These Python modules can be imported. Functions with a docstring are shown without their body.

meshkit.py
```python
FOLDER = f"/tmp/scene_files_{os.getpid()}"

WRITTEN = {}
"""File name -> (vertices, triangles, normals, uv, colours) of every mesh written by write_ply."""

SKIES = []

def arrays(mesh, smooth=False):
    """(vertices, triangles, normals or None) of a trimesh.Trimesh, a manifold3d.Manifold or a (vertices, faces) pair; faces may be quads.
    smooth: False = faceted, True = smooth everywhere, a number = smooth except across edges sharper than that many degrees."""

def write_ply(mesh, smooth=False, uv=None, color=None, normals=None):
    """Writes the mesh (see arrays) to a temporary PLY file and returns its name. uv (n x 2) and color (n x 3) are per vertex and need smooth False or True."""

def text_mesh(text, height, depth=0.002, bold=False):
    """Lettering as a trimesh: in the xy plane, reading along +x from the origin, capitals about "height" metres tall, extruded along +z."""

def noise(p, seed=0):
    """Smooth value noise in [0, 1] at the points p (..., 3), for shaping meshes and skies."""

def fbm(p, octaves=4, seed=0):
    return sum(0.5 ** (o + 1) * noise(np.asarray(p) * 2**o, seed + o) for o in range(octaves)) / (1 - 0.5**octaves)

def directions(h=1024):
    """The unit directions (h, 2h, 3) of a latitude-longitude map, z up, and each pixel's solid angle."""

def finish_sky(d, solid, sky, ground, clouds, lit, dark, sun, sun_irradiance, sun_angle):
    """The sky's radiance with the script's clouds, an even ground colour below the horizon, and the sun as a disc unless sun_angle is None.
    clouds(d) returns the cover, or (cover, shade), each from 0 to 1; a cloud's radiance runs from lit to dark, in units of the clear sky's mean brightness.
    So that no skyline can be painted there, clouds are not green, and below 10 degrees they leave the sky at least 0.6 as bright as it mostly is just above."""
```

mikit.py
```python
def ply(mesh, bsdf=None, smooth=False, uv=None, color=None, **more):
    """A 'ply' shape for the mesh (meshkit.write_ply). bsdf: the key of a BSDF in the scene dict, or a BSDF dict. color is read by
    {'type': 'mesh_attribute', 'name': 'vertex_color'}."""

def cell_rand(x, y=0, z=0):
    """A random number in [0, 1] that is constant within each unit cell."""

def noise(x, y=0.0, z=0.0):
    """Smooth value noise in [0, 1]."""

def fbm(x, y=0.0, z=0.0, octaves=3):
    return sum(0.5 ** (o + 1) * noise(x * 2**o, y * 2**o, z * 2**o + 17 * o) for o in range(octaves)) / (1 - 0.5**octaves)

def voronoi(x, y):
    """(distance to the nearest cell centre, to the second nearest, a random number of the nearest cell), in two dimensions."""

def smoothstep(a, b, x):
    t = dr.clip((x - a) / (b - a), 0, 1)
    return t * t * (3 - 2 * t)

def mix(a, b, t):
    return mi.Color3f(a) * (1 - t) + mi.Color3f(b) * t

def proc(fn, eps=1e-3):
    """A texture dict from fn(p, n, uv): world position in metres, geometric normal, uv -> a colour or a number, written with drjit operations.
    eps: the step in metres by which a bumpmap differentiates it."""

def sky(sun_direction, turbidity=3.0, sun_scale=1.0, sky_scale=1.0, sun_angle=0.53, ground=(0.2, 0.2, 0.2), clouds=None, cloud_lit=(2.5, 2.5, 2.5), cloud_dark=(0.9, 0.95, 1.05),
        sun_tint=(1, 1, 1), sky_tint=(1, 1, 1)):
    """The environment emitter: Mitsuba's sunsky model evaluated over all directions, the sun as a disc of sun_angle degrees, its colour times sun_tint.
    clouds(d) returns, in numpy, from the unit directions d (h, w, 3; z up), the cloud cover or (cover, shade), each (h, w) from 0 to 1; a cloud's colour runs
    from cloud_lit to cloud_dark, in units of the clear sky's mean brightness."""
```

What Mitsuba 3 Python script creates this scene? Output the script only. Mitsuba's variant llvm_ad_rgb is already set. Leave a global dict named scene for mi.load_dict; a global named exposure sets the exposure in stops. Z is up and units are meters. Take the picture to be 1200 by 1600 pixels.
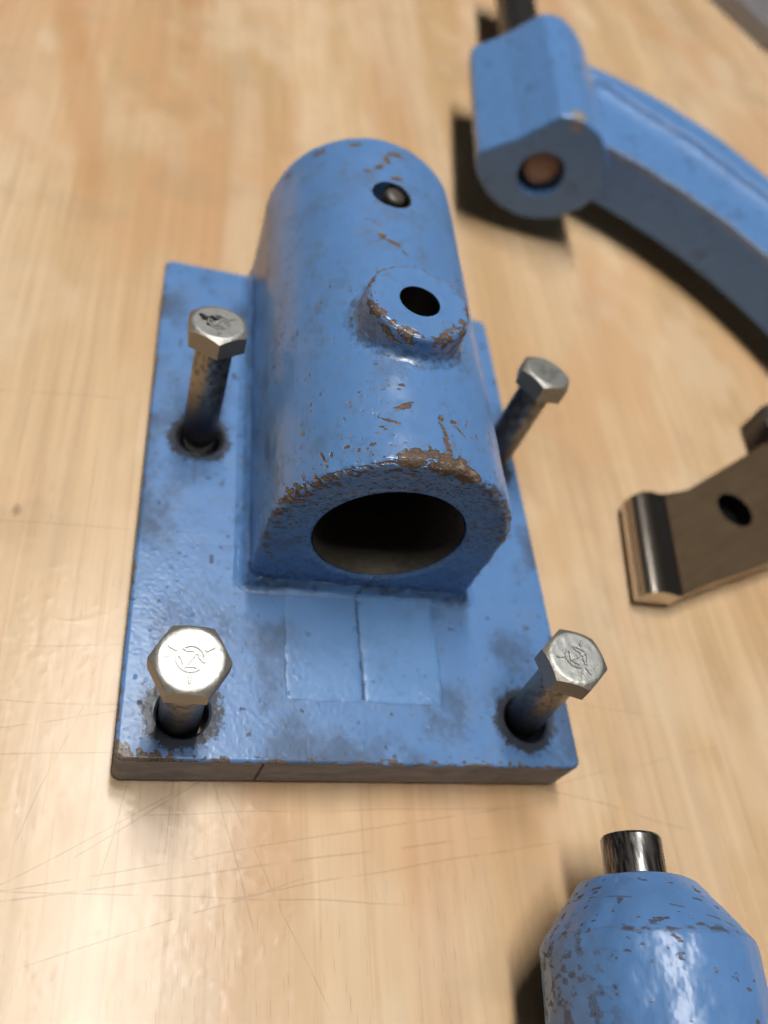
import math
import numpy as np, trimesh, manifold3d as m3, shapely.geometry as sg
from shapely import affinity
from shapely.ops import unary_union
import drjit as dr, mitsuba as mi
import mikit, meshkit
from mikit import noise, fbm, voronoi, smoothstep, mix, proc, cell_rand

T = mi.ScalarTransform4f
MM = 0.001
scene, labels = {}, {}

# ------------------------------------------------------------------ camera, light, exposure
CAM = np.array([-2.4899516, -52.1234805, 174.3096922])
FWD = np.array([0.29658849, 0.56170063, -0.77235204])
UP = np.array([-0.10911841, 0.82337630, 0.55690631])
scene['camera'] = {
    'type': 'thinlens', 'fov': 2 * math.degrees(math.atan(600 / 1268.4)), 'fov_axis': 'x',
    'aperture_radius': 1.45 * MM, 'focus_distance': 151 * MM,
    'near_clip': 0.005, 'far_clip': 30.0,
    'to_world': T().look_at(origin=(CAM * MM).tolist(), target=((CAM + FWD * 100) * MM).tolist(), up=UP.tolist()),
}
# one long ceiling lamp straight above the bench, and the dim warm light of the workshop around it
LAMP_W, LAMP_L, LAMP_Z = 0.15, 1.3, 1.75
scene['ceiling_lamp'] = {
    'type': 'rectangle',
    'to_world': T().translate([0.02, 0.28, LAMP_Z]).rotate([1, 0, 0], 180).scale([LAMP_W / 2, LAMP_L / 2, 1]),
    'emitter': {'type': 'area', 'radiance': {'type': 'rgb', 'value': [63.0, 61.8, 59.5]}},
    'bsdf': {'type': 'diffuse', 'reflectance': {'type': 'rgb', 'value': [0.8, 0.8, 0.8]}},
}
labels['ceiling_lamp'] = {'label': 'long white ceiling lamp hanging above the bench', 'category': 'lamp'}
scene['room_light'] = {'type': 'constant', 'radiance': {'type': 'rgb', 'value': [0.026, 0.023, 0.020]}}
exposure = 0.0

# ------------------------------------------------------------------ helpers (all lengths in mm)
rng = np.random.default_rng(7)


def tm(mesh):
    if hasattr(mesh, 'to_mesh'):
        m = mesh.to_mesh()
        return trimesh.Trimesh(m.vert_properties[:, :3], m.tri_verts, process=False)
    return mesh


def man(mesh):
    mesh = trimesh.Trimesh(mesh.vertices, mesh.faces, process=True)
    return m3.Manifold(m3.Mesh(np.asarray(mesh.vertices, np.float32), np.asarray(mesh.faces, np.uint32)))


def put(key, mesh, bsdf, smooth=30):
    mesh = tm(mesh)
    mesh = trimesh.Trimesh(np.asarray(mesh.vertices) * MM, mesh.faces, process=False)
    scene[key] = mikit.ply(mesh, bsdf, smooth=smooth)
    return key


def tag(key, label, category=None, group=None, kind=None):
    labels[key] = {k: v for k, v in dict(label=label, category=category, group=group, kind=kind).items() if v}


def loft(rings, cap0=True, cap1=True):
    """Quads between closed rings of equal length; the ends closed with fans."""
    rings = [np.asarray(r, float) for r in rings]
    n = len(rings[0])
    v = np.vstack(rings)
    f = []
    i = np.arange(n)
    j = (i + 1) % n
    for k in range(len(rings) - 1):
        a, b = k * n, (k + 1) * n
        f += [np.c_[a + i, a + j, b + j], np.c_[a + i, b + j, b + i]]
    extra = []
    if cap0:
        c = len(v) + len(extra)
        extra.append(rings[0].mean(0))
        f.append(np.c_[j, i, i * 0 + c])
    if cap1:
        c = len(v) + len(extra)
        extra.append(rings[-1].mean(0))
        o = (len(rings) - 1) * n
        f.append(np.c_[o + i, o + j, i * 0 + c])
    if extra:
        v = np.vstack([v, extra])
    m = trimesh.Trimesh(v, np.vstack(f), process=False)
    if cap0 and cap1 and m.volume < 0:
        m.invert()
    return m


def frame(axis):
    z = np.asarray(axis, float) / np.linalg.norm(axis)
    x = np.cross([0, 1, 0] if abs(z[1]) < 0.9 else [0, 0, 1], z)
    x /= np.linalg.norm(x)
    return x, np.cross(z, x), z


def lathe(profile, origin, axis, n=64, caps=(True, True)):
    """profile: (radius, height) pairs along the axis."""
    x, y, z = frame(axis)
    a = np.arange(n) * 2 * np.pi / n
    o = np.asarray(origin, float)
    return loft([o + z * h + r * (np.cos(a)[:, None] * x + np.sin(a)[:, None] * y) for r, h in profile], *caps)


def cyl(r, h0, h1, origin=(0, 0, 0), axis=(0, 0, 1), n=64):
    return man(lathe([(r, h0), (r, h1)], origin, axis, n))


def extrude(poly, h, z=0.0):
    m = trimesh.creation.extrude_polygon(poly, h, engine='earcut')
    m.apply_translation([0, 0, z])
    return m


def round_slab(poly, z0, z1, r, steps=4, bottom=0.4):
    """A convex outline extruded with its edges rounded."""
    parts = []
    for k in range(steps + 1):
        a = math.pi / 2 * k / steps
        p = poly.buffer(-r * (1 - math.cos(a)), join_style=1, quad_segs=6)
        parts.append(np.c_[np.array(p.exterior.coords), np.full(len(p.exterior.coords), z1 - r + r * math.sin(a))])
    p = poly.buffer(-bottom, join_style=1)
    parts.append(np.c_[np.array(p.exterior.coords), np.full(len(p.exterior.coords), z0)])
    parts.append(np.c_[np.array(poly.exterior.coords), np.full(len(poly.exterior.coords), z0 + bottom)])
    return m3.Manifold.hull_points(np.vstack(parts))


# ------------------------------------------------------------------ dimensions read off the photograph
TP = 13.2                      # plate thickness
PW, PL = 100.0, 146.7          # plate width and length
BX, BZ, BR = 51.0, 36.5, 26.6  # socket axis, radius
YF, YB, RH = 41.0, 150.2, 16.4
COL_Y, COL_R, COL_H, COL_HOLE = 80.9, 11.6, 5.5, 4.5
SCR_Y, SCR_R = 126.0, 4.9
HOLES = [(12.0, 9.8), (89.3, 11.0), (12.2, 81.6), (91.0, 83.0)]
HOLE_R = 5.25


# ------------------------------------------------------------------ materials
def mmp(p):
    return p.x * 1000.0, p.y * 1000.0, p.z * 1000.0


BLUE = (0.092, 0.205, 0.430)
GRIME_AND_SHADE = (0.022, 0.020, 0.018)
RUST = (0.120, 0.066, 0.038)

# chips in the paint of the socket: angle from the top (degrees), y, half length, half width, turn
CHIPS = [(-9.2, 55.4, 1.7, 0.8, 0.35), (-7.0, 56.3, 1.4, 0.28, 0.3), (-13.5, 51.2, 1.1, 0.3, -0.5), (-17.0, 51.9, 2.2, 0.3, -0.45), (-19.5, 50.2, 0.6, 0.3, 0),
         (7.3, 53.5, 0.8, 0.6, 1.2), (8.0, 50.5, 2.2, 0.4, -1.2), (8.8, 47.0, 2.6, 0.7, -1.3), (14.0, 53.5, 0.9, 0.6, 0.4), (17.0, 51.5, 1.8, 0.3, -0.7), (21.5, 54.5, 1.1, 0.2, 1.2),
         (-8.9, 61.0, 0.6, 0.4, 0), (-35.0, 46.6, 0.6, 0.5, 0), (-30, 45.2, 0.4, 0.5, 0), (-46, 46.0, 0.3, 1.5, 0.3), (-42, 45.6, 0.3, 0.9, 0.2), (-24, 46, .7, .4, 0),
         (-6, 137.0, 1.8, 0.8, 0.7), (3.0, 133.0, 2.0, 0.9, 0.3), (-1.0, 140.5, 0.9, 2.0, 0.2), (4.5, 144, 2.6, 1.3, 0.2), (-13, 135, 1.2, 0.8, 0), (-18, 146, 2.0, .8, 0), (-39, 146.2, 1.8, 1.0, 0.2), (-62, 145.5, 1.2, 0.9, 0),
         (-4, 107, 2.2, 0.8, -0.6), (-9, 109.0, 0.9, 1.4, 0.3), (2, 103.5, 1.4, .4, -0.8), (6, 98.5, 0.4, 2.4, -0.2), (-3, 97.3, 2.0, 0.3, -0.2)]


def paint_masks(p):
    """(rust, grime) of the bracket, from 0 to 1."""
    x, y, z = mmp(p)
    n1 = fbm(x * 0.9, y * 0.9, z * 0.9, 3)
    n2 = noise(x * 3.1 + 9, y * 3.1, z * 3.1)
    n3 = fbm(x * 0.16 + 3, y * 0.16, z * 0.16, 3)
    dx, dz = x - BX, z - BZ
    rad = dr.sqrt(dx * dx + dz * dz)
    ang = dr.atan2(dx, dz) * (180 / math.pi)
    up = z > TP + 3
    # worn front rim of the socket: the big bare patch right of the top, broken chips down the left
    edge = dr.sqrt(dr.square(y - YF - 0.5) + dr.square(rad - BR + 0.3))
    n0 = fbm(x * 0.33 + 5, y * 0.5, z * 0.33, 3)
    wide = 0.1 + 0.9 * smoothstep(0.50, 0.70, n1) * smoothstep(0.4, 0.55, n0)
    wide = wide + smoothstep(-21, -9, ang) * (1 - smoothstep(20, 30, ang)) * (0.9 + 2.4 * smoothstep(0.32, 0.62, n0) + 2.6 * (n1 - 0.5) + 0.8 * (n2 - 0.5) - 0.3)
    wide = wide + 1.9 * smoothstep(-80, -70, ang) * (1 - smoothstep(-44, -37, ang)) * smoothstep(0.49, 0.60, n1 * 0.75 + n0 * 0.25)
    back = dr.sqrt(dr.square(y - YB + 0.3) + dr.square(rad - BR + 0.3))
    rust = dr.select(up & (z > BZ - 12), 1 - smoothstep(-0.12, 0.12, edge - wide - 0.5 * (n2 - 0.5)), 0.0)
    rust = dr.maximum(rust, dr.select(up, (1 - smoothstep(0.2, 0.9, back)) * smoothstep(0.55, 0.62, n1), 0.0))
    fr = dr.select((y < YF + 0.7) & (z > BZ), smoothstep(0.70, 0.78, noise(x * 1.1, z * 1.9, 50.0) + 0.25 * smoothstep(4.5, 0.5, BR - rad) - 0.1), 0.0)
    rust = dr.maximum(rust, fr * 0.9)
    on_top = up & (rad > BR - 1.2) & (rad < BR + 1.0)
    s = ang * (math.pi / 180 * BR)
    chip = mi.Float(0)
    for a, cy, l, w, t in CHIPS:
        u, v = s - a * math.pi / 180 * BR, y - cy
        uu, vv = u * math.cos(t) + v * math.sin(t), v * math.cos(t) - u * math.sin(t)
        chip = dr.maximum(chip, 1.3 - dr.sqrt(dr.square(uu / l) + dr.square(vv / w)))
    chip = smoothstep(0.25, 0.42, chip + 0.9 * (n1 - 0.5) + 0.6 * (n2 - 0.5))
    rust = dr.maximum(rust, dr.select(on_top, chip, 0.0))
    pin = smoothstep(0.83, 0.87, noise(x * 1.15 + 40, y * 1.15, z * 1.15)) * smoothstep(0.45, 0.6, n3)
    rust = dr.maximum(rust, pin * dr.select(z > TP + 2, 0.9, 0.25))
    # worn rim of the collar
    cr = dr.sqrt(dx * dx + dr.square(y - COL_Y))
    high = z > BZ + BR + 2.3
    ca = dr.atan2(dx, y - COL_Y)
    side = 0.25 + 0.85 * dr.maximum(dr.exp(-dr.square((ca - 2.3) / 0.55)), 0.75 * dr.exp(-dr.square((ca + 2.5) / 0.7)))
    cw = 0.0 + 2.2 * smoothstep(0.40, 0.58, n1) * side
    rust = dr.maximum(rust, dr.select(high & (cr < COL_R + 2), 1 - smoothstep(-0.15, 0.15, dr.abs(cr - COL_R + 0.5) + 0.5 * dr.maximum(BZ + BR + COL_H - 1.0 - z, 0) - cw), 0.0))
    # plate: worn front edge and corners
    plate = (z < TP + 1) & (z > 2)
    ed = dr.minimum(y + 0.2, dr.minimum(x + 0.6, PW + 1.2 - x))
    pw = 2.2 * smoothstep(0.50, 0.68, n1) + 1.8 * smoothstep(0.62, 0.8, n3)
    corner = smoothstep(16, 4, dr.sqrt(dr.square(x) + dr.square(y * 4.0)))
    pw = pw * dr.select(y < 4, 1.0, 0.35)
    prust = dr.select(plate, 1 - smoothstep(-0.2, 0.3, ed - pw * 0.55 - corner * 2.2 * smoothstep(0.25, 0.45, n1)), 0.0)
    # grime: round the holes, along the joints, smeared over the plate
    dh = mi.Float(99)
    for hx, hy in HOLES:
        dh = dr.minimum(dh, dr.sqrt(dr.square(x - hx) + dr.square(y - hy)))
    g = smoothstep(-0.12, 0.22, 0.65 * n1 + 0.45 * n3 + 0.07 - (dh - HOLE_R) / 4.6 + 0.25 * (n2 - 0.5))
    joint = dr.maximum(dr.abs(dx) - BR, dr.maximum(YF - y, y - YB))
    g = dr.maximum(g, (1 - smoothstep(0.0, 3.0, dr.abs(joint) + 2.5 * (0.5 - n1) + 0.4 * dr.abs(z - TP))) * smoothstep(0.25, 0.6, n3))
    g = dr.maximum(g, dr.select(z < TP + 2, smoothstep(0.50, 0.82, fbm(x * 0.09 + 60, y * 0.07, 1.0, 4) * 0.9 + n1 * 0.2) * 0.62, 0.0))
    g = dr.maximum(g, dr.select(z < TP + 2, smoothstep(0.84, 0.94, noise(x * 0.55 + 11, y * 0.55, 3.0)) * smoothstep(0.4, 0.6, n1) * 0.8, 0.0))
    g = dr.maximum(g, dr.select(z > TP + 2, smoothstep(0.52, 0.80, n3 * 0.6 + n1 * 0.5) * 0.26, 0.0))
    g = dr.maximum(g, dr.select(high, 0.0, 0.7 * dr.select(up & (cr < COL_R + 4), (1 - smoothstep(0.0, 2.6, dr.abs(cr - COL_R - 1.2))) * smoothstep(0.4, 0.65, n1), 0.0)))
    crack = dr.select((y < YF + 0.6) & (y > 14) & (z < 23), 1 - smoothstep(0.1, 0.5, dr.abs(x - 50.3 - 1.2 * (n3 - 0.5) - 0.4 * dr.maximum(z - TP, 0) + 0.5 * (n1 - 0.5))), 0.0)
    g = dr.maximum(g, crack * 0.85)
    return rust, prust, dr.clip(g, 0, 1), n1, n2, n3


def paint_color(p, n, uv):
    rust, prust, g, n1, n2, n3 = paint_masks(p)
    c = mi.Color3f(BLUE) * (0.86 + 0.26 * n3 + 0.06 * (n1 - 0.5))
    c = mix(c, (0.10, 0.16, 0.27), 0.35 * smoothstep(0.45, 0.8, n3))
    x, y, z = mmp(p)
    pad = dr.select((z > TP + 0.06) & (z < TP + 0.9) & (y < YF) & (y > 13.5) & (x > 33) & (x < 69), 1.0, 0.0)
    c = mix(c, mi.Color3f(0.112, 0.242, 0.480) * (0.88 + 0.24 * n3), pad * dr.select(x > 50.5, 0.9, 0.5))
    g = g * (1 - 0.55 * pad)
    pits = dr.select((y < YF + 1.2) & (z > TP + 2.5), smoothstep(0.42, 0.75, noise(x * 2.0, y * 2.0, z * 2.0) * 0.6 + n1 * 0.4), 0.0)
    c = mix(c, (0.035, 0.060, 0.115), pits * 0.55)
    hole = dr.select(((dr.sqrt(dr.square(x - BX) + dr.square(y - COL_Y)) < COL_HOLE + 0.12) & (z < BZ + BR + COL_H - 0.25)) | ((dr.sqrt(dr.square(x - BX) + dr.square(y - SCR_Y)) < SCR_R - 0.1 + 0.3 * n1) & (z > BZ)), 1.0, 0.0)  # hole insides blackened: the shade of their depth put into the colour
    g = dr.maximum(g, hole)
    c = mix(c, GRIME_AND_SHADE, dr.maximum(g * 0.90, hole))
    r = mix(RUST, (0.060, 0.045, 0.036), smoothstep(0.35, 0.65, n2))
    r = mix(r, (0.24, 0.20, 0.15), smoothstep(0.6, 0.75, n1) * 0.6)
    c = mix(c, r, rust)
    low = dr.select((y < 1.0) & (z < TP - 0.6 + 0.5 * (n1 - 0.5)), 1.0, 0.0)
    bare = mix((0.13, 0.132, 0.150), (0.25, 0.240, 0.255), fbm(x * 0.25, z * 0.6, 3.0, 3)) * (1 - 0.75 * smoothstep(0.5, 0.15, dr.abs(x - 28.5)))
    c = mix(c, mix((0.05, 0.04, 0.035), (0.17, 0.13, 0.10), n2), prust)
    return mix(c, bare, low)


def paint_rough(p, n, uv):
    rust, prust, g, n1, n2, n3 = paint_masks(p)
    return dr.clip(0.24 + 0.10 * n3 + 0.45 * dr.maximum(rust, prust) + 0.2 * g, 0.05, 1)


def paint_bump(p, n, uv):
    x, y, z = mmp(p)
    lump = fbm(x * 0.28, y * 0.28, z * 0.28, 2) * dr.select(z < TP + 1.5, 0.07, 0.11)
    rough = noise(x * 1.5, y * 1.5 + 5, z * 1.5) * 0.05 + noise(x * 3.6, y * 3.6, z * 3.6) * 0.012
    flat = dr.select(z < TP + 1.5, 0.75, 0.40)          # the plate and the sawn front are coarser than the turned top
    flat = dr.select((y < YF + 1.2) & (z > TP + 1), 3.2, flat)
    drop = smoothstep(0.76, 0.94, noise(x * 0.95 + 7, y * 0.95 + 1, z * 0.95)) * 0.16
    return (lump + rough * flat + drop * dr.select(z < TP + 1.5, 1.0, 0.25))


def barrel_bump(p, n, uv):
    return paint_bump(p, n, uv) - 0.16 * paint_masks(p)[0]


def bumped(inner, fn, eps):
    return {'type': 'twosided', 'bsdf': {'type': 'bumpmap', 'tex': proc(fn, eps=eps), 'scale': 0.001, 'bsdf': inner}}


scene['bracket_paint'] = bumped({'type': 'principled', 'base_color': proc(paint_color), 'roughness': proc(paint_rough), 'specular': 0.5, 'clearcoat': 0.7, 'clearcoat_gloss': 0.9}, barrel_bump, 1.0e-4)
scene['plate_paint'] = bumped({'type': 'principled', 'base_color': proc(paint_color), 'roughness': proc(lambda p, n, uv: paint_rough(p, n, uv) + 0.10), 'specular': 0.32, 'clearcoat': 0.3, 'clearcoat_gloss': 0.93}, paint_bump, 1.2e-4)


def face_color(p, n, uv):          # bare lower edge of the plate
    x, y, z = mmp(p)
    a = fbm(x * 0.5, y, z * 1.2, 3)
    return mix((0.075, 0.058, 0.048), (0.17, 0.135, 0.115), a)


# the other painted castings: the same blue, chipped along their own edges
def cast_color(p, n, uv):
    x, y, z = mmp(p)
    n3 = fbm(x * 0.12 + 8, y * 0.12, z * 0.12, 3)
    n1 = fbm(x * 0.7, y * 0.7 + 3, z * 0.7, 3)
    c = mi.Color3f(BLUE) * (0.92 + 0.2 * n3)
    u = (x - 150) * 0.993 - (y - 262) * 0.117
    w = (y - 262) * 0.993 + (x - 150) * 0.117
    worn = smoothstep(0.55, 0.75, 1.25 - dr.sqrt(dr.square(u / 3.2) + dr.square(w / 17)) + 1.4 * (n1 - 0.5)) * dr.select(z > 38, 1.0, 0.0)
    worn = dr.maximum(worn, smoothstep(0.5, 0.7, 1.2 - dr.sqrt(dr.square(x - 134) + dr.square(y - 221)) / 5.5 + 1.4 * (n1 - 0.5)) * dr.select(z > 46, 1.0, 0.0))
    edge = dr.abs(dr.sqrt(dr.square(x - 95.9) + dr.square(y - 105.9)) - 149.9)
    worn = dr.maximum(worn, (1 - smoothstep(0.3, 1.6, edge + 2.2 * (0.5 - n1))) * dr.select((z > 31) & (x > 155), 0.55, 0.0))
    c = mix(c, mix((0.33, 0.29, 0.20), (0.16, 0.09, 0.05), smoothstep(0.5, 0.7, n1)), worn * 0.8)
    return mix(c, GRIME_AND_SHADE, smoothstep(0.62, 0.82, n1 * 0.7 + n3 * 0.4) * 0.6)


def cast_bump(p, n, uv):
    x, y, z = mmp(p)
    return fbm(x * 0.25, y * 0.25, z * 0.25, 2) * 0.25 + noise(x * 1.3, y * 1.3, z * 1.3) * 0.04


scene['casting_paint'] = bumped({'type': 'principled', 'base_color': proc(cast_color), 'roughness': 0.3, 'specular': 0.5}, cast_bump, 2e-4)


def body_masks(p):
    x, y, z = mmp(p)
    n3 = fbm(x * 0.14 + 31, y * 0.14, z * 0.14, 3)
    n1 = fbm(x * 0.50 + 0.8 * n3, y * 0.95 + x * 0.14 + 13 + 2 * n3, z * 0.50, 4)
    n2 = noise(x * 2.7, y * 2.7, z * 2.7)
    s = (y + 37.3) * math.cos(0.117) + (x - 102.0) * math.sin(0.117)   # along the axis, zero where the cone starts
    ring = 1 - smoothstep(0.0, 1.2, dr.abs(s - 0.4 + 2.0 * (n3 - 0.5)) - 0.7 * smoothstep(0.45, 0.6, n1) + 0.8)
    worn = smoothstep(0.69, 0.73, n1 * 0.80 + n3 * 0.30)
    left = smoothstep(88, 80, x) * smoothstep(0.52, 0.62, n1)
    scr = 1 - smoothstep(0.05, 0.30, dr.abs(s - 3.0 + 0.24 * (x - 105) + 0.8 * (n3 - 0.5)) + 0.5 * smoothstep(0.55, 0.4, n1))
    return dr.clip(dr.maximum(dr.maximum(ring, worn * 0.9), dr.maximum(left * 0.8, scr * 0.7)), 0, 1), n1, n2, n3


def body_color(p, n, uv):
    m, n1, n2, n3 = body_masks(p)
    c = mi.Color3f(BLUE) * (0.85 + 0.25 * n3)
    r = mix((0.040, 0.040, 0.044), (0.13, 0.085, 0.06), smoothstep(0.5, 0.75, n2))
    return mix(c, r, m * 0.9)


def body_rough(p, n, uv):
    m, n1, n2, n3 = body_masks(p)
    return 0.33 + 0.35 * m


def body_bump(p, n, uv):
    x, y, z = mmp(p)
    return fbm(x * 0.30, y * 0.30, z * 0.30, 3) * 0.42 + noise(x * 1.6, y * 1.6, z * 1.6) * 0.04


scene['body_paint'] = bumped({'type': 'principled', 'base_color': proc(body_color), 'roughness': proc(body_rough), 'specular': 0.5}, body_bump, 1.5e-4)


def zinc_color(p, n, uv):
    x, y, z = mmp(p)
    a = fbm(x * 1.3, y * 1.3, z * 1.3, 3)
    b = noise(x * 5, y * 5, z * 5)
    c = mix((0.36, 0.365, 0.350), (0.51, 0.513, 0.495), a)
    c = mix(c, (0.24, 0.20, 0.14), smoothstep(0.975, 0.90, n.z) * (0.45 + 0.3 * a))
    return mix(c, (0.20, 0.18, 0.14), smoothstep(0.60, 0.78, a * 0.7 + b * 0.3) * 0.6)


def zinc_bump(p, n, uv):
    x, y, z = mmp(p)
    return noise(x * 3.3, y * 3.3, z * 3.3) * 0.035 + fbm(x * 0.9, y * 0.9, z * 0.9, 2) * 0.11


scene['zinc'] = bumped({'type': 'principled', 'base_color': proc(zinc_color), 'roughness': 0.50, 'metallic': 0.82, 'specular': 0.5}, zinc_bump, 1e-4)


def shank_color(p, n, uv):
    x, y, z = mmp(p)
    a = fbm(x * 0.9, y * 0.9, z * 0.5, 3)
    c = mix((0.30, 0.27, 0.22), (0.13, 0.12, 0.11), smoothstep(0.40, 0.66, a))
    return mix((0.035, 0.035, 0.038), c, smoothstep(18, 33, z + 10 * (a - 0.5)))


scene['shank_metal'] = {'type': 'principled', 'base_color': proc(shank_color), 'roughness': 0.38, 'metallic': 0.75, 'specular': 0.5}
scene['groove_dirt_shade'] = {'type': 'principled', 'base_color': {'type': 'rgb', 'value': [0.17, 0.16, 0.14]}, 'roughness': 0.5, 'metallic': 0.6}
scene['hole_shade_black'] = {'type': 'twosided', 'bsdf': {'type': 'diffuse', 'reflectance': {'type': 'rgb', 'value': [0.008, 0.008, 0.008]}}}  # flat black standing in for the shade inside the jaw hole
scene['oil_smear'] = {'type': 'principled', 'base_color': {'type': 'rgb', 'value': [0.012, 0.012, 0.013]}, 'roughness': 0.35}
scene['bare_steel'] = {'type': 'twosided', 'bsdf': {'type': 'principled', 'base_color': {'type': 'rgb', 'value': [0.60, 0.57, 0.53]}, 'roughness': 0.30, 'metallic': 1.0}}


def jaw_color(p, n, uv):
    x, y, z = mmp(p)
    a = fbm(x * 0.15, y * 0.15, 2.0, 3)
    streak = fbm(x * 0.5 - y * 0.9, x * 0.06 + y * 0.03, 5.0, 3)
    return mix((0.26, 0.170, 0.095), (0.44, 0.315, 0.200), a * 0.5 + streak * 0.5)


scene['ground_steel'] = {'type': 'principled', 'base_color': proc(jaw_color), 'roughness': 0.22, 'metallic': 0.8}


scene['polished_steel'] = {'type': 'principled', 'base_color': {'type': 'rgb', 'value': [0.54, 0.48, 0.42]}, 'roughness': 0.2, 'metallic': 1.0}


def dark_color(p, n, uv):
    x, y, z = mmp(p)
    a = fbm(x * 2.2, y * 0.3, z * 2.2, 3)
    return mix((0.045, 0.043, 0.042), (0.24, 0.225, 0.21), smoothstep(0.3, 0.7, a))


scene['stub_steel'] = {'type': 'principled', 'base_color': proc(dark_color), 'roughness': 0.30, 'metallic': 0.9}
scene['black_oxide'] = {'type': 'principled', 'base_color': {'type': 'rgb', 'value': [0.018, 0.017, 0.017]}, 'roughness': 0.4, 'specular': 0.5}
scene['copper'] = {'type': 'principled', 'base_color': {'type': 'rgb', 'value': [0.26, 0.17, 0.14]}, 'roughness': 0.5, 'metallic': 0.4}
scene['screw_steel'] = {'type': 'principled', 'base_color': {'type': 'rgb', 'value': [0.10, 0.088, 0.078]}, 'roughness': 0.5, 'metallic': 0.6}


def bore_color(p, n, uv):
    x, y, z = mmp(p)
    a = fbm(x * 0.8, y * 2.5, z * 0.8, 3)
    return mix((0.10, 0.088, 0.070), (0.24, 0.21, 0.17), a)


scene['bore_steel'] = {'type': 'twosided', 'bsdf': {'type': 'principled', 'base_color': proc(bore_color), 'roughness': 0.5, 'metallic': 0.6}}
scene['grey_metal'] = {'type': 'principled', 'base_color': {'type': 'rgb', 'value': [0.26, 0.25, 0.26]}, 'roughness': 0.4, 'metallic': 0.4}
scene['dark_metal'] = {'type': 'principled', 'base_color': {'type': 'rgb', 'value': [0.045, 0.036, 0.030]}, 'roughness': 0.45}

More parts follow.
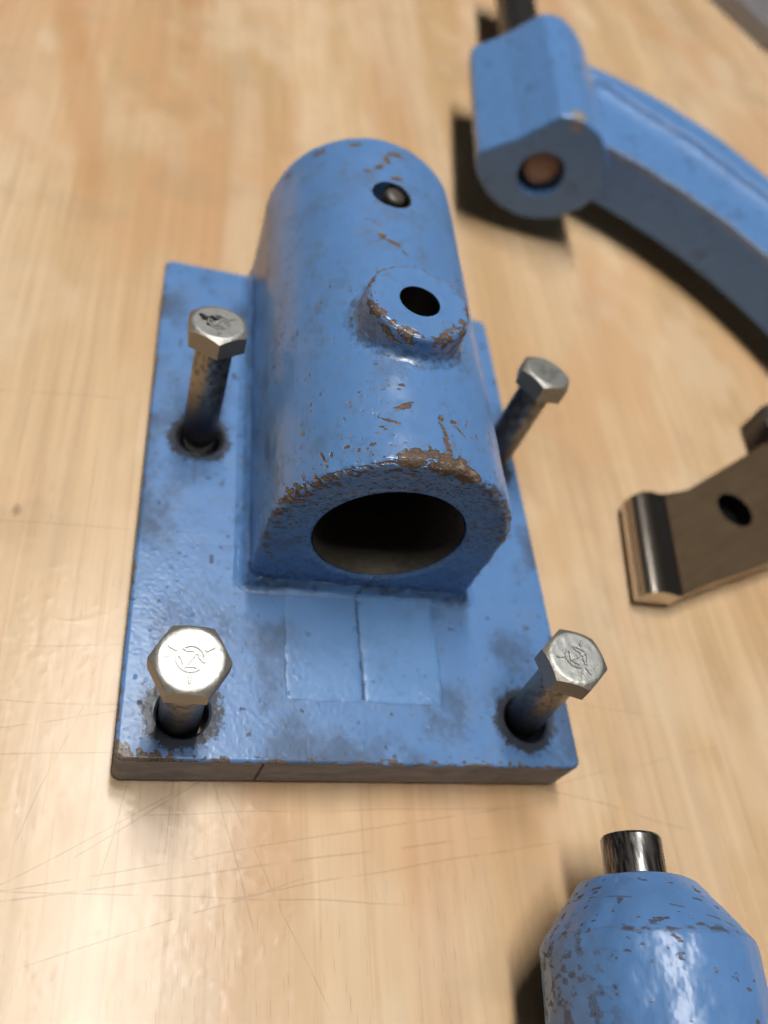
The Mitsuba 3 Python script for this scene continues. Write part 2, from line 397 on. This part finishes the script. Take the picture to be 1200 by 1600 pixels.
# scratches on the bench: x, y, heading, half length, half width (mm)
SCRATCH = [(20, -18, 0.10, 70, .16), (25, -14, 0.14, 80, .12), (15, -22, -0.06, 50, .12), (60, -18, 0.13, 45, .12), (8, -6, 0.55, 22, .12), (26, -18, -1.25, 22, .15), (33, -22, -1.1, 26, .1),
           (-20, 5, 0.03, 30, .13), (-14, 12, 0.2, 26, .12), (-8, 16, 0.0, 24, .12), (-12, 2, 1.25, 18, .12), (2, -6, 1.35, 16, .12), (12, -2, 1.5, 16, .1), (-4, 30, 0.08, 20, .12), (48, -6, 0.02, 50, .1),
           (115, -5, -0.25, 25, .12), (125, 5, 0.2, 30, .1), (120, 20, -0.1, 20, .1), (-5, -12, 0.5, 25, .1), (14, -26, .25, 30, .1), (-18, 60, .05, 20, .12), (-30, 100, .1, 25, .15)]


def wood_color(p, n, uv):
    x, y, z = mmp(p)
    w = fbm(x * 0.018, y * 0.004 + 5, 0.0, 3)
    xx = x + 22 * (w - 0.5)
    band = fbm(xx * 0.045, y * 0.0035, 1.0, 3)
    fine = fbm(x * 0.55, y * 0.022, 4.0, 3)
    fig = noise(xx * 0.11, y * 0.006, 7.0)
    c = mix((0.510, 0.335, 0.180), (0.625, 0.445, 0.270), smoothstep(0.28, 0.72, band))
    c = mix(c, (0.52, 0.305, 0.170), smoothstep(0.55, 0.85, fig) * 0.45)
    c = mix(c, (0.64, 0.49, 0.34), smoothstep(0.62, 0.85, noise(xx * 0.06 + 20, y * 0.005, 2.0)) * 0.45)
    c = c * (0.90 + 0.20 * fine)
    c = mix(c, (0.40, 0.235, 0.125), smoothstep(0.60, 0.80, fbm(x * 0.9 + 50, y * 0.022, 6.0, 3)) * 0.22)
    blot = fbm(x * 0.030 + 9, y * 0.016, 15.0, 4)
    c = mix(c, (0.54, 0.300, 0.150), smoothstep(0.48, 0.72, blot) * 0.45)
    c = mix(c, (0.67, 0.52, 0.36), smoothstep(0.52, 0.75, fbm(x * 0.04 + 70, y * 0.022, 25.0, 4)) * 0.45)
    c = mix(c, (0.46, 0.225, 0.09), 0.55 * smoothstep(1.0, 0.3, dr.sqrt(dr.square((x + 35 + 0.18 * (y - 240)) / 11) + dr.square((y - 250) / 110)) + 1.1 * (blot - 0.5)))
    # pores: short dark dashes along the grain
    px, py = dr.floor(x * 1.5), dr.floor(y * 0.22 + 7 * cell_rand(dr.floor(x * 1.5), 3, 1))
    r = cell_rand(px, py, 5)
    fx, fy = x * 1.5 - px, y * 0.22 + 7 * cell_rand(px, 3, 1) - py
    dash = dr.select(r > 0.86, smoothstep(0.24, 0.05, dr.abs(fx - 0.25 - 0.5 * cell_rand(px, py, 8) + 0.25 * (noise(y * 0.8, px, 3.0) - 0.5))) * smoothstep(0.5, 0.1, dr.abs(fy - 0.5)) * (0.4 + 0.8 * cell_rand(px, py, 6)), 0.0) * smoothstep(0.35, 0.6, noise(x * 0.05, y * 0.03, 9.0))
    c = mix(c, (0.30, 0.18, 0.10), dash * 0.32)
    # greasy smudges and handling dirt
    d = smoothstep(0.56, 0.82, fbm(x * 0.05 + 3, y * 0.05, 12.0, 4))
    c = mix(c, (0.34, 0.25, 0.16), d * 0.22)
    for sx, sy, sr, k in ((-28, 63, 1.7, .5), (-2, 295, 5, .35), (-1, 340, 11, .45), (110, 100, 5, .25), (150, 8, 4, .2)):
        c = mix(c, (0.16, 0.09, 0.05) if sy == 63 else (0.42, 0.20, 0.08), k * smoothstep(1.0, 0.2, dr.sqrt(dr.square(x - sx) + dr.square((y - sy) * 0.7)) / sr + 0.6 * (fine - 0.5)))
    sc = mi.Float(0)
    jig = 0.9 * (noise(x * 0.07, y * 0.07, 30.0) - 0.5)
    for sx, sy, t, l, w_ in SCRATCH:
        u = (x - sx) * math.cos(t) + (y - sy) * math.sin(t)
        v = (y - sy) * math.cos(t) - (x - sx) * math.sin(t) + jig
        sc = dr.maximum(sc, smoothstep(w_ * 1.9, w_ * 0.6, dr.abs(v)) * smoothstep(l, l * 0.7, dr.abs(u)))
    c = mix(c, (0.17, 0.125, 0.085), sc * 0.24 * smoothstep(0.2, 0.5, noise(x * 0.25, y * 0.25, 40.0) + 0.1))
    return c


def wood_bump(p, n, uv):
    x, y, z = mmp(p)
    g = noise(x * 0.9, y * 0.09, 3.0) * 0.008
    waves = fbm(x * 0.13, y * 0.20, 5.0, 2) * 0.035 + fbm(x * 0.7, y * 0.5, 2.0, 2) * 0.030
    dents = smoothstep(0.66, 0.95, noise(x * 0.40 + 0.5 * noise(x * 0.2, y * 0.3, 1.0), y * 1.0, 8.0)) * 0.026
    return g + waves + dents


def wood_rough(p, n, uv):
    x, y, z = mmp(p)
    return 0.22 + 0.14 * fbm(x * 0.06, y * 0.06, 21.0, 3)


scene['bench_wood'] = bumped({'type': 'principled', 'base_color': proc(wood_color), 'roughness': proc(wood_rough), 'specular': 0.31}, wood_bump, 2.5e-4)

# ------------------------------------------------------------------ bench top
bench = trimesh.creation.box((1700, 1500, 40))
bench.apply_translation((250, 450, -20))
put('bench_top', bench, 'bench_wood', smooth=False)
tag('bench_top', 'scratched pale wooden workbench top under everything', kind='structure')

# ------------------------------------------------------------------ the blue bracket: plate, socket, collar
B = 'socket_bracket'
corner = sg.box(-0.6, -0.2, PW + 1.2, PL).buffer(-2.2).buffer(2.2, quad_segs=6)
plate = round_slab(corner, 0.25, TP, 0.9, bottom=1.3)
for i, (hx, hy) in enumerate(HOLES):
    plate = plate - cyl(HOLE_R, -1, 20, (hx, hy, 0), n=48)
    plate = plate - man(lathe([(HOLE_R - 0.2, TP - 0.7), (HOLE_R + 1.0, TP + 0.5)], (hx, hy, 0), (0, 0, 1), 48))
put(B + '__base_plate', plate, 'plate_paint')
tag(B, 'blue painted cast bracket with a thick bored barrel standing on a square bolted plate', 'bracket')


def d_outline(inset, flare):
    """The socket's section (x, z): a round top on straight sides, inset inwards, flared a little at the foot."""
    R_ = BR - inset
    a = np.linspace(-np.pi / 2, np.pi / 2, 121)
    pts = [(R_ * math.sin(t), R_ * math.cos(t)) for t in a]
    depth = BZ - TP + 1.2
    zs = np.linspace(0, -depth, 26)[1:]
    fl = np.array([flare * max(0.0, 1 - (depth - 1.2 + z) / 2.6) ** 2 for z in zs])
    right = [(R_ + f_, z) for f_, z in zip(fl, zs)]
    left = [(-R_ - f_, z) for f_, z in zip(fl, zs)][::-1]
    bottom = [(x_, -depth) for x_ in np.linspace(R_ + fl[-1], -R_ - fl[-1], 32)[1:-1]]
    o = np.array(pts + right + bottom + left)
    return o


def ring_y(o, y):
    return np.c_[BX + o[:, 0], np.full(len(o), y), BZ + o[:, 1]]


NO = len(d_outline(0, 0))
rings = []
o0 = d_outline(0, 0.3)
phi = np.arctan2(o0[:, 0], o0[:, 1])
circ = np.c_[np.sin(phi), np.cos(phi)]
RB = RH + 0.35
rings.append(np.c_[BX + circ[:, 0] * RB, np.full(NO, YB - 8), BZ + circ[:, 1] * RB])
rings.append(np.c_[BX + circ[:, 0] * RB, np.full(NO, YF + 0.6), BZ + circ[:, 1] * RB])
rings.append(np.c_[BX + circ[:, 0] * (RB + 0.6), np.full(NO, YF), BZ + circ[:, 1] * (RB + 0.6)])
inner = d_outline(1.7, 0.3)
for t in np.linspace(0, 1, 14)[1:-1]:
    q = (1 - t) * circ * (RB + 0.6) + t * inner
    rings.append(ring_y(q, YF))
for k in range(7):
    a = math.pi / 2 * k / 6
    rings.append(ring_y(d_outline(1.7 * (1 - math.sin(a)), 0.3), YF + 1.7 * (1 - math.cos(a))))
for y in np.arange(YF + 3.2, YB - 2.2, 1.6):
    rings.append(ring_y(o0, y))
for k in range(6):
    a = math.pi / 2 * k / 5
    rings.append(ring_y(d_outline(1.4 * (1 - math.cos(a)), 0.3), YB - 1.4 + 1.4 * math.sin(a)))
socket = loft(rings)
v = np.array(socket.vertices)
rad = np.hypot(v[:, 0] - BX, v[:, 2] - BZ)
outer = (rad > RB + 1.0)
dirs = np.c_[v[:, 0] - BX, np.where(v[:, 1] < YF + 1.5, -14, 0), v[:, 2] - BZ]
dirs[:, 2] *= (v[:, 2] > TP + 1)
dirs /= np.linalg.norm(dirs, axis=1, keepdims=True) + 1e-9
bumps = (meshkit.fbm(v * 0.11, 3, seed=2) - 0.5) * 0.8 + (meshkit.fbm(v * 0.5, 2, seed=5) - 0.5) * np.where(v[:, 1] < YF + 2.5, 0.85, 0.14)
v[outer] += dirs[outer] * bumps[outer, None]
socket = trimesh.Trimesh(v, socket.faces, process=False)
sock = man(socket)
sock = sock - cyl(COL_HOLE, 8, 40, (BX, COL_Y, BZ), n=48)
sock = sock - cyl(SCR_R, 8, 40, (BX, SCR_Y, BZ), (-0.02, 0, 1), n=48)
put(B + '__socket', sock, 'bracket_paint', smooth=40)
tag(B + '__socket', 'round topped bored barrel with rusty chips along its front rim')
put(B + '__bore_lining', lathe([(RH, YF + 0.9), (RH, YB - 9)], (BX, 0, BZ), (0, 1, 0), 96, caps=(False, True)), 'bore_steel', smooth=60)
tag(B + '__bore_lining', 'bare dark steel wall inside the bore')

# collar: a flat disc on a fillet that runs out on the barrel
na = 96
aa = np.arange(na) * 2 * np.pi / na


def on_barrel(r, lift):
    dx, dy = r * np.sin(aa), r * np.cos(aa)
    return np.c_[BX + dx, COL_Y + dy, BZ + np.sqrt(np.maximum(BR ** 2 - dx ** 2, 1)) + lift]


def flat_ring(r, h):
    return np.c_[BX + r * np.sin(aa), COL_Y + r * np.cos(aa), np.full(na, BZ + BR + h)]


crs = [on_barrel(r, l) for r, l in ((15.0, -0.5), (14.0, -0.02), (13.2, 0.22), (12.6, 0.62), (12.2, 1.1), (12.0, 1.8))]
low = crs[-1]
top0 = flat_ring(COL_R, COL_H - 1.3)
for t in (0.33, 0.66):
    crs.append(low * (1 - t) + top0 * t)
crs += [top0] + [flat_ring(COL_R - 1.3 * (1 - math.cos(a)), COL_H - 1.3 + 1.3 * math.sin(a)) for a in (0.3, 0.6, 0.9, 1.2, 1.57)]
crs += [flat_ring(r, COL_H) for r in (9.6, 9, 8, 7, 6, 5.2)] + [flat_ring(COL_HOLE + 0.1, COL_H - 0.1), flat_ring(COL_HOLE, COL_H - 0.5), flat_ring(COL_HOLE, -9)]
collar = loft(crs, False, False)
v = np.array(collar.vertices)
hh = np.hypot(v[:, 0] - BX, v[:, 1] - COL_Y)
v += ((meshkit.fbm(v * 0.35, 3, seed=9) - 0.5) * 0.55)[:, None] * np.c_[(v[:, 0] - BX) / (hh + .1), (v[:, 1] - COL_Y) / (hh + .1), np.ones(len(v)) * 0.5] * (hh > 6)[:, None]
put(B + '__collar', trimesh.Trimesh(v, collar.faces, process=False), 'bracket_paint', smooth=50)
tag(B + '__collar', 'raised round collar with a dark drilled hole and rusty rim')
put(B + '__set_screw', lathe([(2.9, -9), (2.9, -1.9), (2.6, -1.2), (1.9, -0.75), (0.9, -0.65)], (BX + 1.3, SCR_Y + 1.5, BZ + BR), (0.16, -0.1, 1), 40), 'screw_steel', smooth=40)
tag(B + '__set_screw', 'dull dark screw end sunk in the rear hole of the barrel')
def foot_ring(off, z):
    c = 1.5
    out = []
    for (sx, sy, a0) in ((1, 1, 0), (-1, 1, 90), (-1, -1, 180), (1, -1, 270)):
        cx = BX + sx * (BR + 0.4 - c)
        cy = (YB - 6 - c) if sy > 0 else (YF + c)
        for a in np.radians(np.linspace(a0, a0 + 90, 9)):
            out.append((cx + (c + off) * math.cos(a), cy + (c + off) * math.sin(a), z))
    o = np.array(out)
    d = np.vstack([o, o[:1]])
    n_ = [24] * 36
    pts = []
    for k in range(36):
        m_ = 40 if k % 9 == 8 else 1
        for t in np.arange(m_) / m_:
            pts.append(d[k] * (1 - t) + d[k + 1] * t)
    return np.array(pts)


wf = loft([foot_ring(o_, TP + h_) for o_, h_ in ((3.0, -0.3), (2.7, 0.08), (1.9, 0.30), (1.2, 0.72), (0.65, 1.35), (0.3, 2.1), (-0.1, 2.9), (-0.9, 3.0))], False, False)
v = np.array(wf.vertices)
v += ((meshkit.fbm(v * 0.36, 3, seed=31) - 0.5) * 1.9)[:, None] * np.array([0.8, 0.8, 0.5])
put(B + '__weld_fillet', trimesh.Trimesh(v, wf.faces, process=False), 'bracket_paint', smooth=60)
tag(B + '__weld_fillet', 'painted uneven weld fillet where the barrel meets the plate')
for x0_, x1_, h_ in ((33.4, 49.8, 0.16), (50.8, 68.7, 0.34)):
    c_ = np.array(sg.box(x0_, 13.9, x1_, YF + 0.4).buffer(-0.9).buffer(0.9).segmentize(0.7).exterior.coords)[:-1]
    m_ = np.array([(x0_ + x1_) / 2, 27.5])
    jit = (meshkit.fbm(np.c_[c_ * 0.45, c_[:, 0] * 0], 3, seed=41) - 0.5)[:, None] * 1.1
    un = (c_ - m_) / np.linalg.norm(c_ - m_, axis=1, keepdims=True)
    pad = loft([np.c_[c_ + un * (jit + o_), np.full(len(c_), TP + z_)] for o_, z_ in ((0.9, -0.2), (0.6, 0.01), (0.1, h_ * 0.45), (-0.5, h_ * 0.8), (-1.3, h_), (-4, h_))])
    k = B + '__pad' + ('' if x0_ < 40 else '_001')
    put(k, pad, 'plate_paint')
labels[B + '__pad'] = {'label': 'low painted pad left of the crack in front of the barrel'}
labels[B + '__pad_001'] = {'label': 'smoother low painted pad right of the crack in front of the barrel'}
hx, hy = HOLES[2]
put(B + '__hole_rim', lathe([(HOLE_R - 0.35, TP - 1.6), (HOLE_R + 0.05, TP - 0.35), (HOLE_R + 0.75, TP + 0.12), (HOLE_R + 0.95, TP - 0.2)], (hx, hy, 0), (0, 0, 1), 64, caps=(False, False)), 'bare_steel', smooth=60)
tag(B + '__hole_rim', 'bare bright rim of the rear left bolt hole')

# ------------------------------------------------------------------ four loose hex bolts
AF, HH, SR, ZHEAD = 12.5, 5.0, 4.3, 43.4


def stroke(pts, w):
    return sg.LineString(pts).buffer(w / 2, cap_style=1, quad_segs=3)


def arc(r, a0, a1, n=18):
    t = np.radians(np.linspace(a0, a1, n))
    return np.c_[r * np.cos(t), r * np.sin(t)]


def bolt(key, foot, head_xy, turn, ztop, label, smear=False, mark=-90):
    top = np.array([*head_xy, ztop])
    base = np.array([*foot, 0.2])
    axis = (top - base) / np.linalg.norm(top - base)
    ln = np.linalg.norm(top - base)
    zx = np.array([math.cos(turn), math.sin(turn), 0])
    xx = zx - axis * (zx @ axis)
    xx /= np.linalg.norm(xx)
    M = np.eye(4)
    M[:3, 0], M[:3, 1], M[:3, 2], M[:3, 3] = xx, np.cross(axis, xx), axis, top

    def world(m):
        m = tm(m).copy()
        m.apply_transform(M)
        return m
    hexa = m3.Manifold.hull_points(np.array([[AF / math.sqrt(3) * math.cos(k * math.pi / 3), AF / math.sqrt(3) * math.sin(k * math.pi / 3), z] for k in range(6) for z in (-HH, 0.0)]))
    cone = man(lathe([(AF / 2 + 3.0, -HH - 0.1), (AF / 2 + 3.0, -2.1), (AF / 2 - 0.35, -0.12), (AF / 2 - 0.75, 0.0)], (0, 0, 0), (0, 0, 1), 96))
    head = hexa ^ cone
    head = head.refine_to_length(0.8)
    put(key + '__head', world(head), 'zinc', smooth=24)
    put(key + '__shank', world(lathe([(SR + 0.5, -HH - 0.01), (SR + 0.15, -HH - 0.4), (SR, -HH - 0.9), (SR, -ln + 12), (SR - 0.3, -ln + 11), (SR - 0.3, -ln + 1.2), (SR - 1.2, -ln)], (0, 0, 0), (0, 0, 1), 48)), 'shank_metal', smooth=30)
    th = []
    for k in range(9):
        z = -ln + 1.6 + k * 1.15
        th.append(lathe([(SR - 0.35, z), (SR + 0.05, z + 0.5), (SR - 0.35, z + 1.0)], (0, 0, 0), (0, 0, 1), 32))
    put(key + '__thread', world(trimesh.util.concatenate(th)), 'shank_metal')
    # raised strength marks and the maker's emblem: a broken ring round an I with hooked arms
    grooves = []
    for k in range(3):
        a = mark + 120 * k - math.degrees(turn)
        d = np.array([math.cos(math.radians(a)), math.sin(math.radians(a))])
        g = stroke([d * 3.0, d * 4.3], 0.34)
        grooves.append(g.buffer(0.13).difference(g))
        put(f'{key}__grade_mark' + (f'_{k:03d}' if k else ''), world(extrude(g, 0.26, -0.03)), 'zinc')
    em = unary_union([stroke(arc(2.35, 22, 158), 0.32), stroke(arc(2.35, 202, 338), 0.32), stroke([(0, -1.9), (0, 1.6)], 0.52),
                      stroke(np.vstack([[(0, 1.5)], arc(1.45, 100, 150), [(-2.1, 0.75)]]), 0.28), stroke(np.vstack([[(0, 1.5)], arc(1.45, 80, 40), [(2.15, 0.75)]]), 0.28),
                      stroke(np.vstack([[(0, -1.7)], arc(1.5, 255, 215), [(-2.1, -0.75)]]), 0.28), stroke(np.vstack([[(0, -1.7)], arc(1.5, 285, 325), [(2.15, -0.75)]]), 0.28)])
    em = affinity.rotate(em, mark + 55 - math.degrees(turn), origin=(0, 0))
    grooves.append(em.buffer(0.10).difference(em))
    parts_of = lambda q: list(getattr(q, 'geoms', [q]))
    put(key + '__emblem', world(trimesh.util.concatenate([extrude(g, 0.28, -0.03) for g in parts_of(em)])), 'zinc')
    put(key + '__dirt_shade_line', world(trimesh.util.concatenate([extrude(g, 0.05, -0.02) for g in parts_of(unary_union(grooves))])), 'groove_dirt_shade')  # dark outline: dirt plus the edge shade of the relief, as colour
    if smear:
        pts = rng.uniform(-1, 1, (40, 2))
        blot = unary_union([sg.Point(x_, y_).buffer(r_) for x_, y_, r_ in ((-1.0, 1.6, 1.0), (-1.6, 0.5, 1.0), (-2.2, -0.6, 0.9), (-3.2, -0.9, 0.7), (-4.2, -0.3, 0.6), (-0.3, 2.1, 0.6), (-1.4, -2.2, 0.55))]).buffer(-0.25).buffer(0.25)
        put(key + '__oil_smear', world(trimesh.util.concatenate([extrude(g, 0.3, -0.26) for g in getattr(blot, 'geoms', [blot])])), 'oil_smear')
    tag(key, label, 'bolt', 'loose hex bolts standing in the plate holes')


bolt('hex_bolt', HOLES[0], (10.1, 7.9), math.radians(-2), 43.0, 'shiny hex bolt in the front left hole of the blue plate, head facing the viewer')
bolt('hex_bolt_001', (89.4, 10.6), (87.1, 13.3), math.radians(-17), 42.0, 'hex bolt leaning over the right edge of the blue plate at its front right corner', mark=60)
bolt('hex_bolt_002', (12.0, 82.2), (11.7, 87.6), math.radians(-27), 46.6, 'hex bolt with black oil smears on its head, left of the barrel', smear=True)
bolt('hex_bolt_003', (91.0, 83.5), (94.9, 90.6), math.radians(8), 46.8, 'hex bolt half hidden behind the right side of the barrel, with a dark shaded shank', mark=20)

# ------------------------------------------------------------------ curved arm with its end block, upper right
A = 'curved_arm'
tag(A, 'blue curved casting arm with a big bored end block at the upper right', 'casting')
fp, ax, ee = np.array([131, 218.9, 0.0]), np.array([0.117, 0.993, 0.0]), np.array([0.993, -0.117, 0.0])
prof = sg.Polygon([(-26.6, 28.0), (-15.0, 37.8), (-4.0, 50.0), (0.5, 51.0), (4.6, 50.9), (11.7, 48.4), (17.6, 44.2), (22.0, 38.0), (24.0, 31.0), (23.6, 25), (20.4, 18.8), (13.5, 12.0), (4.5, 8.4), (-3.0, 8.2),
                   (-10.2, 9.8), (-17, 13.2), (-22.4, 18.2), (-25.8, 23.2)])
prof = prof.buffer(-1.6).buffer(1.6, quad_segs=5).segmentize(1.5)


def rings_of(poly, depths):
    out, base = [], None
    for inset, d in depths:
        c = np.array(poly.exterior.coords)[:-1]
        cen = c.mean(0)
        r = np.linalg.norm(c - cen, axis=1, keepdims=True)
        c = cen + (c - cen) * (1 - inset / r)
        out.append(fp + ee * c[:, :1] + ax * d + np.array([0, 0, 1.0]) * c[:, 1:])
    return out


dep = [(1.6, 0), (0.75, 0.25), (0.25, 0.7), (0, 1.6)] + [(0, d) for d in np.linspace(5, 80, 18)] + [(0.3, 82.4), (1.2, 83.3)]
block = loft(rings_of(prof, dep))
v = np.array(block.vertices)
v += ((meshkit.fbm(v * 0.09, 3, seed=4) - 0.5) * 1.1)[:, None] * np.array([0.6, 0.3, 0.7])
block = man(trimesh.Trimesh(v, block.faces, process=False))
hc_ = fp + ee * -0.8 + np.array([0, 0, 27.2])
block = block - cyl(9.0, -5, 90, hc_, ax, 64)
put(A + '__end_block', block, 'casting_paint', smooth=35)
tag(A + '__end_block', 'thick blue end block with a pin hole in its front face and a flat bevelled side')
put(A + '__rod', lathe([(8.9, 14), (8.9, 92), (9.2, 93), (9.2, 200)], hc_, ax, 48), 'black_oxide', smooth=40)
tag(A + '__rod', 'black round rod coming out of the back of the end block')
put(A + '__pin', lathe([(7.4, 13.9), (7.4, 5.4), (6.7, 4.0), (4.6, 3.2), (2.0, 2.9)], hc_ + np.array([0.6, 0, 0.3]), ax, 48), 'copper', smooth=30)
tag(A + '__pin', 'copper coloured pin end inside the hole of the end block')

AC = np.array([95.9, 105.9])
th = np.radians(np.linspace(70.5, -24, 96))
ro = np.interp(-np.degrees(th), [-70, -68.8, -61.2, -52.7, -44.1, 30], [204.5, 205.5, 207.5, 204.7, 198.5, 196])
rr = np.interp(-np.degrees(th), [-70, -67.1, -61.3, -52.8, -45.4, 30], [196, 196, 190.5, 189.0, 185.5, 184.5])
sect = []
for t, r_o, r_r in zip(th, ro, rr):
    lump = 0.55 * math.sin(t * 61) + 0.5 * math.sin(t * 97 + 1) + 0.4 * math.sin(t * 143 + 2)
    s = [(149.3, 12.4), (149.3, 32.6), (149.8, 33.6), (150.9, 34.0), (r_r - 2.2 + lump, 34.1), (r_r - 1.0 + lump * .7, 35.0), (r_r - 0.2 + lump * .5, 36.9), (r_r + 0.8 + lump * .3, 37.6),
         (r_o - 1.4, 37.6), (r_o - 0.4, 37.2), (r_o, 36.2), (r_o, 12.6), (r_o - 1, 11.2), (150.6, 11.0)]
    sect.append(np.array([[AC[0] + r * math.cos(t), AC[1] + r * math.sin(t), z] for r, z in s]))
arm = loft(sect)
v = np.array(arm.vertices)
v[:, 2] += (meshkit.fbm(v * 0.12, 3, seed=14) - 0.5) * 0.9
put(A + '__arm', trimesh.Trimesh(v, arm.faces, process=False), 'casting_paint', smooth=35)
tag(A + '__arm', 'curved blue web with a raised rib along its outer edge')
foot = extrude(sg.Point(262, 32).buffer(22), 12.6, 0.1)
put(A + '__foot', foot, 'casting_paint')

# ------------------------------------------------------------------ steel jaw at the right edge
z0, z1 = 2.6, 7.5
plan = sg.Polygon([(137.0, 51.5), (149.0, 51.3), (160.5, 56.3), (186.0, 66.0), (222, 80), (246, 137), (209.3, 119.2), (166.0, 91.8), (161.5, 90.2), (154.0, 88.1), (146.4, 87.3), (142.2, 85.8)])
jm = man(extrude(plan.buffer(-0.3).buffer(0.3), 12, z0))
tipd = np.array([142.2 - 137.0, 85.8 - 51.5, 0])
tipd /= np.linalg.norm(tipd)
nrm = np.array([tipd[1], -tipd[0], 0])          # away from the tip, along the jaw
o_ = np.array([137.0, 51.5, 0]) - tipd * 15
us = np.linspace(-1, 1, 17)
pr = [(-2, 5.2), (0.5, 5.3)] + [(6.2 + 5.7 * u, 5.3 + 3.6 * math.sqrt(max(0.0, 1 - u * u))) for u in us[1:12]] + [(10.6, 7.95), (12.0, 7.62), (13.5, z1), (130, z1), (130, 30), (-2, 30)]
cut2 = extrude(sg.Polygon(pr), 260)
M = np.eye(4)
M[:3, 0], M[:3, 1], M[:3, 2] = nrm, [0, 0, 1], np.cross(nrm, [0, 0, 1])
M[:3, 3] = o_ - M[:3, 2] * 130
cut2.apply_transform(M)
jm = jm - man(cut2)
jm = jm - cyl(6.4, -1, 20, (182.0, 86.0, 0), n=48)
body_, tip_ = jm.split_by_plane([float(nrm[0]), float(nrm[1]), 0.0], float(nrm @ o_) + 13.4)
put('steel_jaw__bar', body_, 'ground_steel', smooth=25)
put('steel_jaw__tip', tip_, 'polished_steel', smooth=25)
tag('steel_jaw__tip', 'polished rounded tip of the jaw with a bright streak')
put('steel_jaw__hole_shade_cup', lathe([(6.35, z1 - 0.35), (6.3, 1.0), (0.05, 0.9)], (182.0, 86.0, 0), (0, 0, 1), 48, caps=(False, False)), 'hole_shade_black', smooth=40)  # added black cup: shade of the hole as colour
tag('steel_jaw__hole_shade_cup', 'black cup added in the jaw hole to stand for its shade')
tag('steel_jaw', 'ground steel jaw with a rounded polished tip and a drilled hole, at the right edge', 'jaw')
cb = round_slab(sg.Polygon([(206.0, 118.5), (207.5, 131.0), (246, 150), (246, 122)]), 0.3, 13.5, 1.0)
put('clamp_block', cb, 'dark_metal')
tag('clamp_block', 'dark metal corner peeping in beside the steel jaw at the right edge', 'clamp')

# ------------------------------------------------------------------ tapered casting, bottom right
C_ = 'tapered_casting'
tag(C_, 'blue tapered round casting lying at the bottom right with a black steel stub', 'casting')
an = math.radians(83.3)
cd = np.array([math.cos(an), math.sin(an), 0])
co = np.array([102.0, -37.3, 20.6])
pf = [(20.0, -75), (20.5, -74)] + [(20.5, h) for h in np.linspace(-72, -1.6, 46)] + [(20.4, -0.6), (20.1, 0.3), (19.4, 1.3)] + [(20.2 - 8.6 * t, 0.3 + 11.0 * t) for t in np.linspace(0.14, 0.97, 14)] + [(11.3, 11.3), (10.6, 11.6), (9, 11.65), (5, 11.65)]
body = lathe(pf, co, cd, 160)
v = np.array(body.vertices)
pv = v - co
al = pv @ cd
rv = pv - al[:, None] * cd
rn = np.linalg.norm(rv, axis=1, keepdims=True) + 1e-9
v += rv / rn * ((meshkit.fbm(v * 0.12, 3, seed=21) - 0.5) * 1.3 + (meshkit.fbm(v * 0.45, 2, seed=25) - 0.5) * 0.35)[:, None] * (rn > 9)
v[:, 2] = np.maximum(v[:, 2], 0.05)
put(C_ + '__body', trimesh.Trimesh(v, body.faces, process=False), 'body_paint', smooth=45)
put(C_ + '__stub', lathe([(6.2, 11), (6.2, 20.0), (5.9, 20.5), (5.0, 20.6)], co, cd, 64), 'stub_steel', smooth=30)
tag(C_ + '__stub', 'short black steel stub with a bright streak')

# ------------------------------------------------------------------ grey metal piece in the top right corner
gp = round_slab(sg.Polygon([(374, 500), (348, 566), (395, 660), (490, 660), (490, 500)]).buffer(-3).buffer(3), 0.3, 14, 3)
put('grey_fitting', gp, 'grey_metal')
tag('grey_fitting', 'blurred grey metal fitting cut off by the top right corner', 'fitting')
